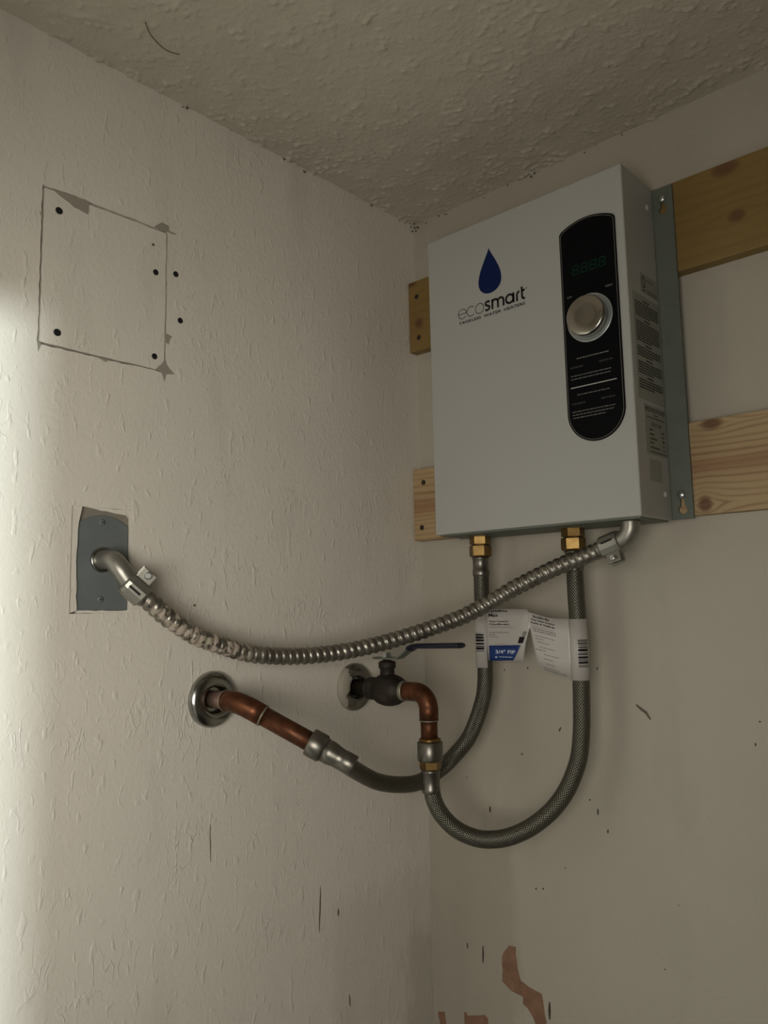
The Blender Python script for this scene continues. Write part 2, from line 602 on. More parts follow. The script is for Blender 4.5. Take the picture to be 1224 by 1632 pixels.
def strokes(lines, hw, frame, lift=0.0003, mb=None):
    """flat pen strokes of half width hw along polylines"""
    mb = mb or MB()
    for ln in lines:
        P = [Vector((a, b)) for a, b in ln]
        L, R = [], []
        for i, p in enumerate(P):
            t = P[min(i + 1, len(P) - 1)] - P[max(i - 1, 0)]
            if ln[0] == ln[-1] and i in (0, len(P) - 1):
                t = P[1] - P[-2]
            t.normalize()
            nn = Vector((-t.y, t.x))
            L.append(p + nn * hw)
            R.append(p - nn * hw)
        k = len(P)
        mb.add([frame.p(q.x, q.y, lift) for q in L + R], [(i, i + 1, k + i + 1, k + i) for i in range(k - 1)])
    return mb


def arc(cx, cy, rx, ry, a0, a1, n=24):
    return [(cx + rx * math.cos(math.radians(a0 + (a1 - a0) * i / n)), cy + ry * math.sin(math.radians(a0 + (a1 - a0) * i / n))) for i in range(n + 1)]


def smooth_path(pts, step):
    """Catmull-Rom through the points, resampled at an even step"""
    P = [Vector(p) for p in pts]
    P = [P[0] * 2 - P[1]] + P + [P[-1] * 2 - P[-2]]
    out = []
    for i in range(1, len(P) - 2):
        for k in range(24):
            t = k / 24
            a, b, c, d = P[i - 1], P[i], P[i + 1], P[i + 2]
            out.append(0.5 * ((2 * b) + (c - a) * t + (2 * a - 5 * b + 4 * c - d) * t * t + (3 * b - a - 3 * c + d) * t ** 3))
    out.append(P[-2])
    for _ in range(2):
        out = [out[0]] + [(out[i - 1] + out[i] * 2 + out[i + 1]) / 4 for i in range(1, len(out) - 1)] + [out[-1]]
    S = [0.0]
    for i in range(1, len(out)):
        S.append(S[-1] + (out[i] - out[i - 1]).length)
    n = max(2, int(round(S[-1] / step)))
    res, j = [], 0
    for k in range(n + 1):
        s = S[-1] * k / n
        while j < len(S) - 2 and S[j + 1] < s:
            j += 1
        t = (s - S[j]) / max(1e-9, S[j + 1] - S[j])
        res.append(out[j].lerp(out[j + 1], min(1, max(0, t))))
    return res


def up_(pts):
    return [(x, y, z + Z0) for x, y, z in pts]


def rect(a0, b0, a1, b1):
    return [(a0, b0), (a1, b0), (a1, b1), (a0, b1)]


def rough_loop(loop, seg, amp, seed=1):
    """subdivide a closed outline and jitter it"""
    rn = random.Random(seed)
    out = []
    for i, (a, b) in enumerate(loop):
        c, d = loop[(i + 1) % len(loop)]
        L = math.hypot(c - a, d - b)
        k = max(1, int(L / seg))
        for j in range(k):
            t = j / k
            out.append((a + (c - a) * t + rn.uniform(-amp, amp), b + (d - b) * t + rn.uniform(-amp, amp)))
    return out


def screw_head(mb, c, axis, r, h):
    mb.lathe(c, axis, [(r, 0), (r, h * 0.4), (r * 0.75, h * 0.85), (0.0, h)], 16)


# frames
FRONT_L = Frame((0, 0, Z0), (0, 1, 0), (0, 0, 1), (1, 0, 0))          # left wall: (y, z) measured from the heater's underside
BACK = Frame((0, 0, Z0), (1, 0, 0), (0, 0, 1), (0, -1, 0))            # back wall: (x, z)

# ------------------------------------------------------------------ the room
TH = 0.12
ROOM_X = 2.60
OY0, OY1, OZ0, OZ1 = -0.5839, -0.5137, -0.0987, 0.0166             # outlet opening
PY0, PY1, PZ0, PZ1 = -0.6254, -0.4731, 0.1871, 0.3633              # access panel opening

gap = rough_loop(rect(PY0 - 0.0012, PZ0 - 0.0012, PY1 + 0.0012, PZ1 + 0.0012), 0.008, 0.0007, 3)
mb = poly2d([rect(-3.0 * 0 + DOOR_Y - TH, -Z0, TH, CEIL - Z0 + 0.03), gap, rect(OY0, OZ0, OY1, OZ1)], FRONT_L, 0.012, -0.012)
wall_left = tag(mb.build('wall_left', 'paint_left', origin=(0, 0, 0)), 'left wall in cream paint with a brushed and crackled surface', kind='structure')
mb = MB().box((-TH, DOOR_Y - TH, 0), (-0.0122, TH, CEIL + 0.03))
mb.build('wall_core', 'dark_gap', wall_left)

holes = [rough_loop(h, 0.006, 0.0008, 11 + i) for i, h in enumerate([
    [(0.1403, -0.575), (0.1513, -0.5736), (0.1525, -0.5917), (0.1576, -0.6174), (0.1915, -0.6237), (0.194, -0.6428), (0.197, -0.669), (0.185, -0.69), (0.1796, -0.6656), (0.1722, -0.6543), (0.1606, -0.6458), (0.1611, -0.6359), (0.1416, -0.6351), (0.1274, -0.626), (0.1279, -0.5917)],
    [(0.0567, -0.6885), (0.0624, -0.6867), (0.0645, -0.6912), (0.0938, -0.6812), (0.1013, -0.6839), (0.1, -0.70), (0.085, -0.725), (0.0585, -0.715)],
    [(0.0085, -0.703), (0.022, -0.699), (0.024, -0.716), (0.012, -0.722)],
])]
mb = MB().box((0, 0.0006, 0), (ROOM_X + TH, TH, CEIL + 0.03))
wall_back = tag(mb.build('wall_back', 'plaster', origin=(0, 0, 0)), 'back wall behind the heater, cream paint peeling to brown plaster low down', kind='structure')
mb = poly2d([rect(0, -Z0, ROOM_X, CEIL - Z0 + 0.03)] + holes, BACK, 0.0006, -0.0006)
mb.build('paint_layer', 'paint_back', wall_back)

mb = MB().box((ROOM_X, DOOR_Y - TH, 0), (ROOM_X + TH, 0, CEIL + 0.03))
tag(mb.build('wall_right', 'paint_plain', origin=(0, 0, 0)), 'right wall in cream paint, outside the picture', kind='structure')
FRONTW = Frame((0, DOOR_Y, 0), (1, 0, 0), (0, 0, 1), (0, -1, 0))
mb = poly2d([[(0, 0), (DOOR_X0, 0), (DOOR_X0, DOOR_Z1), (DOOR_X1, DOOR_Z1), (DOOR_X1, 0), (ROOM_X, 0), (ROOM_X, CEIL + 0.03), (0, CEIL + 0.03)]], FRONTW, TH)
tag(mb.build('wall_front', 'paint_plain', origin=(0, 0, 0)), 'wall with the doorway, behind the viewer', kind='structure')
mb = MB().box((-TH, DOOR_Y - TH, -0.1), (ROOM_X + TH, TH, 0))
tag(mb.build('floor', 'floor', origin=(0, 0, 0)), 'grey concrete floor below the picture', kind='structure')
mb = MB().box((-30, -40, -0.2), (30, 30, -0.1))
tag(mb.build('floor_outside', 'floor', origin=(0, 0, 0)), 'open ground outside the doorway', kind='structure')

# ceiling: knobbly sprayed texture as real relief
xs = np.concatenate([np.arange(-0.01, 0.72, 0.0022), np.linspace(0.74, ROOM_X + 0.05, 24)])
ys = np.concatenate([np.linspace(DOOR_Y - 0.05, -0.88, 14), np.arange(-0.86, 0.012, 0.0022)])
vs = []
for yy in ys:
    for xx in xs:
        a = noise.noise((xx * 120, yy * 120, 0.3))
        b = noise.noise((xx * 215, yy * 215, 4.1))
        c = noise.noise((xx * 34, yy * 34, 9.7))
        t = max(0.0, a * 0.8 + b * 0.55 + c * 0.4 - 0.20)
        edge = 1.0 + 0.9 * math.exp(-min(abs(xx), abs(yy)) / 0.03)
        vs.append((float(xx), float(yy), CEIL - 0.0042 * min(t, 0.6) * edge - 0.0012 * c))
nx = len(xs)
fs = [(j * nx + i, (j + 1) * nx + i, (j + 1) * nx + i + 1, j * nx + i + 1) for j in range(len(ys) - 1) for i in range(nx - 1)]
mb = MB()
mb.add(vs, fs, True)
ceiling = tag(mb.build('ceiling', 'ceiling', origin=(0, 0, 0)), 'cream ceiling with a sprayed knobbly texture', kind='structure')
mb = MB().box((-TH, DOOR_Y - TH, CEIL + 0.012), (ROOM_X + TH, TH, CEIL + 0.1))
mb.build('roof_slab', 'paint_plain', ceiling)
mb = MB().sweep(smooth_path([(0.0967, -0.5633, CEIL - 0.003), (0.085, -0.5498, CEIL - 0.004), (0.0768, -0.5305, CEIL - 0.004), (0.0769, -0.5192, CEIL - 0.004), (0.0797, -0.5093, CEIL - 0.003)], 0.004), 0.0005, 6)
mb.build('loose_fibre', 'hair', ceiling)
# crumbs of torn texture along the joints between ceiling and walls
rn_ = random.Random(40)
for i in range(34):
    t = rn_.random() ** 1.7 * 0.5 + 0.004
    r = rn_.uniform(0.0007, 0.0017)
    if i < 6:
        c_ = (rn_.uniform(0.001, 0.014), -rn_.uniform(0.001, 0.014), CEIL - rn_.uniform(0.003, 0.012))
    elif i % 2:
        c_ = (t, -0.0012, CEIL - rn_.uniform(0.002, 0.006))
    else:
        c_ = (0.0012, -t * 1.3, CEIL - rn_.uniform(0.002, 0.006))
    mb = MB()
    mb.lathe((c_[0], c_[1], c_[2] - r), (rn_.uniform(-.6, .6), rn_.uniform(-.6, .6), 1), [(r * .3, 0), (r, r * .6), (r * .8, r * 1.5), (r * .2, r * 2.1)], 6, False)
    mb.build('texture_crumb', 'hair', ceiling)

# scuffs, flakes and scratches: thin marks lying on the paint


def mark(frame, pts, w0, name, mat, parent, seed=0):
    """a tapering stroke as a thin raised flake"""
    L, R = [], []
    P = [Vector(p) for p in pts]
    for i, p in enumerate(P):
        t = (P[min(i + 1, len(P) - 1)] - P[max(i - 1, 0)]).normalized()
        nn = Vector((-t.y, t.x))
        k = w0 * (0.25 + math.sin(math.pi * (i + 0.5) / len(P)))
        L.append(tuple(p + nn * k / 2))
        R.append(tuple(p - nn * k / 2))
    return poly2d([L + R[::-1]], frame, 0.0003, 0.0).build(name, mat, parent)


def lerp_pts(a, b, n=5, amp=0.0, seed=0):
    rn = random.Random(seed)
    return [(a[0] + (b[0] - a[0]) * i / n + rn.uniform(-amp, amp), a[1] + (b[1] - a[1]) * i / n) for i in range(n + 1)]


mark(BACK, [(0.3499, -0.2291), (0.3563, -0.2342), (0.3627, -0.2384), (0.368, -0.2465)], 0.0032, 'paint_flake', 'scratch', wall_back)
for a, b, wd in [((0.2770, -0.3568), (0.2780, -0.3582), .0022), ((0.2887, -0.367), (0.2882, -0.375), .0018), ((0.3015, -0.391), (0.3012, -0.3957), .0018),
                 ((0.2361, -0.4506), (0.2363, -0.4522), .0014), ((0.3675, -0.543), (0.3677, -0.5444), .0016), ((0.3897, -0.464), (0.3897, -0.465), .0012),
                 ((0.498, -0.2382), (0.5003, -0.2384), .0016), ((0.4923, -0.2628), (0.4926, -0.2665), .0014), ((0.1164, -0.3896), (0.116, -0.3985), .0024),
                 ((0.1748, -0.308), (0.1750, -0.311), .0016), ((0.0758, -0.3532), (0.0762, -0.355), .0016), ((0.236, -0.273), (0.2392, -0.2668), .0016),
                 ((0.0957, -0.5866), (0.0946, -0.6108), .0022), ((0.2028, -0.6306), (0.2016, -0.6531), .0030), ((0.1505, -0.1915), (0.1507, -0.1945), .0012),
                 ((0.19, -0.1875), (0.1903, -0.1905), .0018), ((0.2982, -0.1835), (0.298, -0.1875), .0015), ((0.0674, -0.590), (0.0676, -0.598), .0015),
                 ((0.1885, -0.4872), (0.1895, -0.4895), .0018), ((0.1995, -0.4850), (0.2010, -0.4868), .0022)]:
    mark(BACK, lerp_pts(a, b, 4, .0002, int(a[0] * 1e4)), wd, 'scuff_mark', 'mark', wall_back)
for a, b, wd in [((-0.229, -0.4657), (-0.2316, -0.5226), .0018), ((-0.196, -0.5028), (-0.1969, -0.5122), .0022), ((-0.1776, -0.6185), (-0.1767, -0.6347), .0016),
                 ((-0.4046, -0.3496), (-0.4043, -0.3923), .0010), ((-0.4290, -0.0905), (-0.4288, -0.0932), .0028)]:
    mark(FRONT_L, lerp_pts(a, b, 6, .0004, int(abs(a[0]) * 1e4)), wd, 'scuff_mark', 'scratch', wall_left)
# bare joint compound showing where paint has torn at the panel's edges
for lp in [[(-0.6162, 0.3630), (-0.5957, 0.3650), (-0.5737, 0.3648), (-0.5748, 0.3489), (-0.591, 0.3517)],
           [(-0.4914, 0.3640), (-0.4804, 0.3743), (-0.4707, 0.3729), (-0.4697, 0.3668), (-0.4600, 0.3664), (-0.4600, 0.3645), (-0.4720, 0.3640)],
           [(-0.4728, 0.2358), (-0.4653, 0.2327), (-0.4695, 0.223), (-0.4728, 0.2241)],
           [(-0.4868, 0.1875), (-0.4743, 0.2008), (-0.4673, 0.1922), (-0.4610, 0.187), (-0.4722, 0.1839), (-0.4739, 0.1753), (-0.4775, 0.1853)],
           [(-0.5632, 0.1863), (-0.5444, 0.1866), (-0.5496, 0.1826)], [(-0.6297, 0.3335), (-0.6245, 0.3301), (-0.6267, 0.3239)],
           [(-0.6270, 0.188), (-0.6225, 0.1865), (-0.6262, 0.1770)]]:
    poly2d([rough_loop(lp, 0.005, 0.0006, int(abs(lp[0][0]) * 1e4))], FRONT_L, 0.0006).build('paint_chip', 'grey_chip', wall_left)
for y, z in ((-0.4602, 0.3139), (-0.4532, 0.2564)):
    mb = MB()
    mb.lathe((0, y, z + Z0), (1, 0, 0), [(0.0036, -0.001), (0.0036, 0.0006), (0.0030, 0.0009), (0.0012, 0.0003), (0, 0.0003)], 18)
    mb.build('drywall_screw', 'black_screw', wall_left)

# ------------------------------------------------------------------ access panel in the left wall
ap = empty('access_panel', (-0.006, (PY0 + PY1) / 2, PZ0 + Z0), 'square drywall access panel with black screws, set in the left wall', 'panel')
lp = rough_loop([(PY0 + 0.0014, PZ0 + 0.0014), (PY1 - 0.0012, PZ0 + 0.0008), (PY1 - 0.0006, PZ1 - 0.0014), (PY0 + 0.0008, PZ1 - 0.0018)], 0.011, 0.0005, 21)
poly2d([lp], FRONT_L, 0.0118, -0.0118).build('board', 'paint_panel', ap)
for y, z, r in ((-0.6078, 0.341, .0040), (-0.4879, 0.3077, .0036), (-0.6058, 0.203, .0040), (-0.4879, 0.2031, .0036), (-0.4919, 0.3413, .0018)):
    mb = MB()
    mb.lathe((0, y, z + Z0), (1, 0, 0), [(r, -0.001), (r, 0.0006), (r * .85, 0.0009), (r * .35, 0.0003), (0, 0.0003)], 18)
    mb.build('screw' if r > .002 else 'nail_hole', 'black_screw' if r > .002 else 'scratch', ap)

# ------------------------------------------------------------------ grey cover plate in the left wall
cp = empty('electrical_cover_plate', (-0.004, (OY0 + OY1) / 2, OZ0 + Z0), 'grey metal electrical cover plate recessed in the left wall', 'cover plate')
poly2d([rect(OY0 + .0003, OZ0 + .0003, OY1 - .0003, OZ1 - .0003)], FRONT_L, 0.003, -0.0095).build('mud_ring', 'ring_grey', cp)
pa, pb, pz0, pz1 = -0.5765, -0.5160, -0.0955, 0.0085
arch = [(pa, pz0), (pb, pz0)] + [(pb - (pb - pa) * i / 20, pz1 - 0.0105 * (2 * i / 20 - 1) ** 2 - 0.002 * (abs(2 * i / 20 - 1) > .98)) for i in range(21)]
hub = arc(-0.546, -0.0405, 0.0125, 0.0125, 0, 360, 28)[:-1]
poly2d([arch, hub], FRONT_L, 0.0022, -0.0063).build('plate', 'plate_grey', cp, )
for lp in ([(OY0, OZ0), (OY0 + 0.0085, OZ0 + .003), (OY0 + 0.0072, -0.05), (OY0 + .0078, -0.01), (OY0 + .011, 0.008), (OY0 + 0.012, OZ1), (OY0, OZ1)],
           [(OY0 + .0088, OZ0), (OY1, OZ0), (OY1, OZ0 + .0025), (OY0 + .03, OZ0 + .0028), (OY0 + .0088, OZ0 + .003)],
           [(OY0 + .012, OZ1), (OY1, OZ1), (OY1, OZ1 - .0105), (OY1 - .004, OZ1 - .006), (OY0 + .035, OZ1 - .0028)]):
    poly2d([rough_loop(lp, .007, .0005, 5)], FRONT_L, 0.004, -0.0055).build('painted_rim', 'paint_panel', cp)
for z in (0.001, -0.0836):
    mb = MB()
    screw_head(mb, (-0.0041, -0.5473, z + Z0), (1, 0, 0), 0.0036, 0.0018)
    s_ = mb.build('screw', 'plate_grey', cp)
    mb = MB().obox((-0.0025, -0.5473, z + Z0), ((0, 1, .3), (0, -.3, 1), (1, 0, 0)), (0.0028, 0.0004, 0.0003))
    mb.build('slot', 'dark_hole', s_)

# ------------------------------------------------------------------ mounting boards on the back wall
BT = 0.0187
MAT['wood_amber'] = wood_mat('amber_pine', (0.235, 0.150, 0.042), (0.175, 0.100, 0.026), (0.15, 0.080, 0.022), 0.35,
                             [(0.5223, -0.012 + 0.0, 0.011, 0.0085), (0.513, 0.052, 0.018, 0.010), (0.022, -0.0135, 0.009, 0.009), (0.008, 0.0570, 0.012, 0.006)], None, 60)
MAT['wood_pine'] = wood_mat('streaky_pine', (0.44, 0.315, 0.165), (0.36, 0.24, 0.12), (0.20, 0.09, 0.042), 0.95,
                            [(0.4754, 0.0515, 0.014, 0.008), (0.4613, -0.0450, 0.009, 0.011)], (0.002, 0.0125, (0.29, 0.15, 0.075)), 115)


def board(z0, z1, mat, label, screws):
    zc = (z0 + z1) / 2
    o = empty('mounting_board', (0, 0, zc + Z0), label, 'wooden board', 'pine boards carrying the heater')
    mb = MB().box((0.0012, -BT, z0 + Z0), (0.98, -0.0002, z1 + Z0))
    mb.build('plank', mat, o, bevel=0.0012, segs=2)
    for x, z in screws:
        s = MB()
        s.lathe((x, -BT, z + Z0), (0, -1, 0), [(0.0042, -0.0005), (0.0042, 0.0004), (0.0034, 0.0006), (0.0014, 0.0002), (0, 0.0002)], 16)
        s.build('screw', 'rubber', o)
    return o


board(0.3144, 0.4335, 'wood_amber', 'amber pine board behind the top of the water heater', [(0.0188, 0.4061), (0.0211, 0.3362)])
board(0.0047, 0.1197, 'wood_pine', 'pale streaky pine board behind the bottom of the water heater', [(0.0229, 0.0969), (0.0172, 0.0251)])

# ------------------------------------------------------------------ tankless water heater
XA, XB, XF, D, FL, HT = 0.1193, 0.4225, 0.4481, 0.1124, 0.0228, 0.432
heater = empty('water_heater', ((XA + XB) / 2, -FL, Z0), 'white wall-hung tankless water heater with a black control panel', 'water heater')
FB = Frame((0, -FL, Z0), (1, 0, 0), (0, 0, 1), (0, -1, 0))


def keyhole(cx, cz, r, slot, top):
    a = math.degrees(math.asin(slot / r))
    return arc(cx, cz, r, r, 90 + a, 450 - a, 24) + arc(cx, top, slot, slot, 0, 180, 8)


poly2d([rect(2 * XA - 0 + 0.0 - 0.1449, 0.001, XF, HT - 0.001), keyhole(0.4353, 0.0125, 0.0056, 0.0026, 0.0290), keyhole(0.4350, 0.4000, 0.0052, 0.0024, 0.4140)],
       FB, 0.0038, -0.0039).build('back_plate', 'galv', heater)
for z in (0.0310, 0.4150):
    mb = MB()
    screw_head(mb, (0.4350, -FL - 0.0001, z + Z0), (0, -1, 0), 0.0052, 0.0035)
    mb.build('mounting_screw', 'screw', heater)
mb = MB().box((XA, -D, Z0), (XB, -FL - 0.0012, Z0 + HT))
mb.build('cover', 'steel_white', heater, bevel=0.0022, segs=3)
mb = MB().box((XA + 0.004, -D + 0.006, Z0 - 0.0020), (XB - 0.004, -FL - 0.004, Z0 + 0.003))
mb.build('bottom_plate', 'galv', heater, bevel=0.0008)
for z in (0.0309, 0.4000):
    mb = MB()
    screw_head(mb, (XB, -0.0425, z + Z0), (1, 0, 0), 0.0040, 0.0030)
    mb.build('cover_rivet', 'steel_white', heater)
# brass water connections under the heater
FIT = ((0.1564, 'left'), (0.3038, 'right'))
for x, _ in FIT:
    mb = MB()
    mb.lathe((x, -0.058, Z0 - 0.002), (0, 0, -1), [(0.0150, 0), (0.0150, 0.0105), (0.0112, 0.0110), (0.0112, 0.0114)], 6, False, 0.2)
    mb.build('brass_connection', 'brass', heater)

# front print
FF = Frame((XA, -D, Z0), (1, 0, 0), (0, 0, 1), (0, -1, 0))
mm = 0.001


def mmp(pts):
    return [(a * mm, b * mm) for a, b in pts]


dr = []
for i in range(72):
    t = 2 * math.pi * i / 72
    dr.append((107.4 + 27.0 * math.sin(t) * abs(math.sin(t / 2)) ** 1.55, 356.6 + 32.3 * math.cos(t)))
poly2d([mmp(dr)], FF, 0.0003).build('drop_logo', 'drop', heater)

e_ = arc(59.4, 307.4, 6.9, 6.9, 0, 325, 36)
thin = [[(52.6, 307.4)] + [(66.2, 307.4)], e_, arc(74.2, 307.4, 6.9, 6.9, 45, 315, 36), arc(88.9, 307.4, 7.0, 7.0, 0, 360, 40)]
lt = strokes([mmp(x) for x in thin], 0.00048, FF)
sp = smooth_path([(106.0, 312.2, 0), (103.8, 313.4, 0), (101, 313.2, 0), (99.2, 311.4, 0), (99.9, 309, 0), (102.2, 307.6, 0), (104.8, 306.0, 0), (105.4, 303.8, 0), (103.6, 301.9, 0), (100.8, 301.5, 0), (98.3, 302.7, 0)], 0.6)
bold = [[(p.x, p.y) for p in sp],
        [(110.2, 300.4), (110.2, 314.4)], [(110.2, 309.0)] + arc(114.7, 309.0, 4.5, 4.2, 180, 0, 16) + [(119.2, 300.4)],
        [(119.2, 309.0)] + arc(123.7, 309.0, 4.5, 4.2, 180, 0, 16) + [(128.2, 300.4)],
        arc(138.0, 307.2, 5.8, 5.8, 0, 360, 36), [(144.1, 300.4), (144.1, 314.2)],
        [(149.4, 300.4), (149.4, 308.5)] + arc(154.0, 308.5, 4.6, 4.6, 180, 95, 10),
        [(157.4, 318.4), (157.4, 305.0)] + arc(160.6, 305.0, 3.2, 3.4, 180, 270, 8) + [(161.9, 301.6)], [(156.4, 312.9), (161.8, 312.9)]]
strokes([mmp(x) for x in bold], 0.00150, FF, 0.0003, lt)
strokes([mmp(arc(164.4, 314.2, 0.7, 0.7, 0, 360, 12))], 0.0003, FF, 0.0003, lt)
lt.build('brand_lettering', 'ink', heater)
text2d('TANKLESS  WATER  HEATERS', FF, 0.0530, 0.1615, 0.2925, 0.2966).build('tagline_lettering', 'ink', heater)

# control panel
PX0, PX1, PZB, PZT = 216.2, 292.2, 133.5, 369.5


def panel_outline(ins):
    x0, x1 = PX0 + ins, PX1 - ins
    r = (x1 - x0) / 2
    cx = (x0 + x1) / 2
    pts = arc(cx, PZB, r, r, 180, 360, 40)
    # shallow arch at the top with small rounded corners
    rc = 4.5 - ins * 0.5
    top = [(x1 - (x1 - x0) * i / 28, PZT - ins + 10.5 * (1 - (2 * i / 28 - 1) ** 2)) for i in range(29)]
    tr = [(x1, PZT - ins - rc), (x1 - 0.25, PZT - ins - 1.8)]
    tl = [(x0 + 0.25, PZT - ins - 1.8), (x0, PZT - ins - rc)]
    return pts + tr + top[1:-1] + tl


panel = poly2d([mmp(panel_outline(0))], FF, 0.0012, 0.0001).build('control_panel', 'panel_black', heater)
po = panel_outline(2.0)
strokes([mmp(po + [po[0]])], 0.00028, FF, 0.00155).build('outline', 'panel_line', panel)
# unlit four-digit display: slanted segments
dg = MB()
for i in range(4):
    x0 = 232.5 + i * 12.0
    sl = lambda x, z: ((x + (z - 309.8) * 0.12) * mm, z * mm)
    a, b, c = 309.8, 315.4, 321.0
    L, R = x0, x0 + 7.6
    segs = [((L + .6, a), (R - .6, a)), ((L + .6, b), (R - .6, b)), ((L + .6, c), (R - .6, c)), ((L, a + .6), (L, b - .6)), ((L, b + .6), (L, c - .6)), ((R, a + .6), (R, b - .6)), ((R, b + .6), (R, c - .6)), ((R + 1.6, a - .2), (R + 1.6, a + 1.0))]
    strokes([[sl(*p), sl(*q)] for p, q in segs], 0.00062, FF, 0.0016, dg)
dg.build('display_digits', 'digit', panel)
text2d('LOW', FF, 0.2235, 0.2305, 0.2815, 0.2840, 0.0016).build('low_lettering', 'panel_text', panel)
text2d('HIGH', FF, 0.2755, 0.2845, 0.2815, 0.2840, 0.0016).build('high_lettering', 'panel_text', panel)


def dashes(frame, rows, lift, seed, word=(2.0, 6.5), sp_=0.9, warp=None):
    """rows of print too small to read: (x0, x1, z, height) in millimetres"""
    rn = random.Random(seed)
    m_ = MB()
    for x0, x1, z, h in rows:
        x = x0
        while x < x1 - 0.6:
            e = min(x1, x + rn.uniform(*word))
            q = [(x, z - h / 2), (e, z - h / 2), (e, z + h / 2), (x, z + h / 2)]
            q = [(warp(a * mm, b * mm, 0.0) if warp else (a * mm, b * mm, 0.0)) for a, b in q]
            m_.add([frame.p(a, b, c + lift) for a, b, c in q], [(0, 1, 2, 3)])
            x = e + sp_
    return m_


dashes(FF, [(232.4, 275, 202, 1.3), (223.4, 277, 180.7, 1.0), (223.3, 276, 176.6, 1.0), (230.7, 274, 156.2, 1.0), (222.9, 280, 135.4, 1.0), (223.2, 278, 131.5, 1.0), (223.6, 267.5, 127.7, 1.0)], 0.0016, 4).build('fine_print', 'panel_text', panel)['kind'] = 'stuff'
dashes(FF, [(223, 241, 191.5, 2.2), (262, 280, 192.0, 2.2), (223, 241, 145.5, 2.2), (262, 280, 146.0, 2.2)], 0.0016, 5).build('dim_print', 'panel_text_dim', panel)['kind'] = 'stuff'
strokes([mmp([(222.4, 166.0), (283.4, 166.0)])], 0.0006, FF, 0.0016).build('rule_line', 'rule', panel)
kc = FF.p(0.2530, 0.2495, 0.0012)
mb = MB()
mb.lathe(kc, (0, -1, 0), [(0.0305, 0), (0.0305, 0.0016), (0.0290, 0.0022), (0.0278, 0.0012), (0.0262, 0.0010), (0, 0.0010)], 48)
kr = mb.build('knob_ring', 'knob_ring', panel)
mb = MB()
mb.lathe(kc, (0, -1, 0), [(0.0250, 0.0011), (0.0252, 0.0125), (0.0246, 0.0138), (0.0232, 0.0145), (0.0120, 0.0140), (0, 0.0138)], 48)
mb.build('knob', 'knob', panel)

# stickers on the right-hand side of the cover
FS = Frame((XB, 0, Z0), (0, 1, 0), (0, 0, 1), (1, 0, 0))
st = poly2d([rect(-0.077, 0.2795, -0.0250, 0.3045)], FS, 0.0002, 0.0001).build('certificate_sticker', 'sticker', heater)
strokes([mmp(arc(-68.0, 293.5, 4.0, 7.0, 0, 360, 20)), mmp([(-71, 282.5), (-65, 282.5)])], 0.0011, FS, 0.0005).build('mark', 'sticker_ink', st)
dashes(FS, [(-59, -40, 298, 1.2), (-59, -30, 285, 1.2), (-59, -30, 282, 1.2)], 0.0005, 8).build('fine_print', 'sticker_ink', st)['kind'] = 'stuff'
st = poly2d([rect(-0.1020, 0.1415, -0.0262, 0.2745)], FS, 0.0002, 0.0001).build('instruction_sticker', 'sticker', heater)
rows, z = [], 268.5
for title, cnt in ((None, 0), ('t', 6), ('t', 8), ('t', 4), ('t', 5), ('t', 4)):
    if title:
        rows.append((-74, -56, z, 2.3))
        z -= 4.2
    for k in range(cnt):
        rows.append((-97, -31 if k < cnt - 1 else -55, z, 1.9))
        z -= 3.25
    z -= 1.4
rows = [r for r in rows if r[2] > 143.5]
dashes(FS, rows, 0.0005, 9, (5, 16), 0.7).build('fine_print', 'sticker_ink', st)['kind'] = 'stuff'
st = poly2d([rect(-0.0880, 0.0765, -0.0270, 0.1375)], FS, 0.0002, 0.0001).build('specification_sticker', 'sticker', heater)
text2d('SPECIFICATIONS', FS, -0.0855, -0.0300, 0.1290, 0.1345, 0.0005).build('title_lettering', 'sticker_ink', st)
text2d('ECO 24', FS, -0.0700, -0.0430, 0.1115, 0.1165, 0.0005).build('model_lettering', 'sticker_ink', st)
dashes(FS, [(-62, -50, 125.8, 1.2), (-82, -32, 122.0, 1.3), (-77, -66, 107, 1.9), (-77, -64, 101.5, 1.9), (-77, -56, 96, 1.9), (-77, -66, 90.8, 1.9), (-77, -50, 85.4, 1.9), (-79, -29, 79.8, 1.3),
            (-42, -36, 106.5, 1.9), (-42, -35, 101, 1.9), (-42, -35, 95.6, 1.9), (-40, -37, 90.2, 1.9), (-40, -37, 85.0, 1.9)], 0.0005, 10, (3, 9)).build('fine_print', 'sticker_ink', st)['kind'] = 'stuff'
poly2d([rect(-0.0825, 0.0440, -0.0480, 0.0705)], FS, 0.0002, 0.0001).build('blank_sticker', 'sticker', heater)

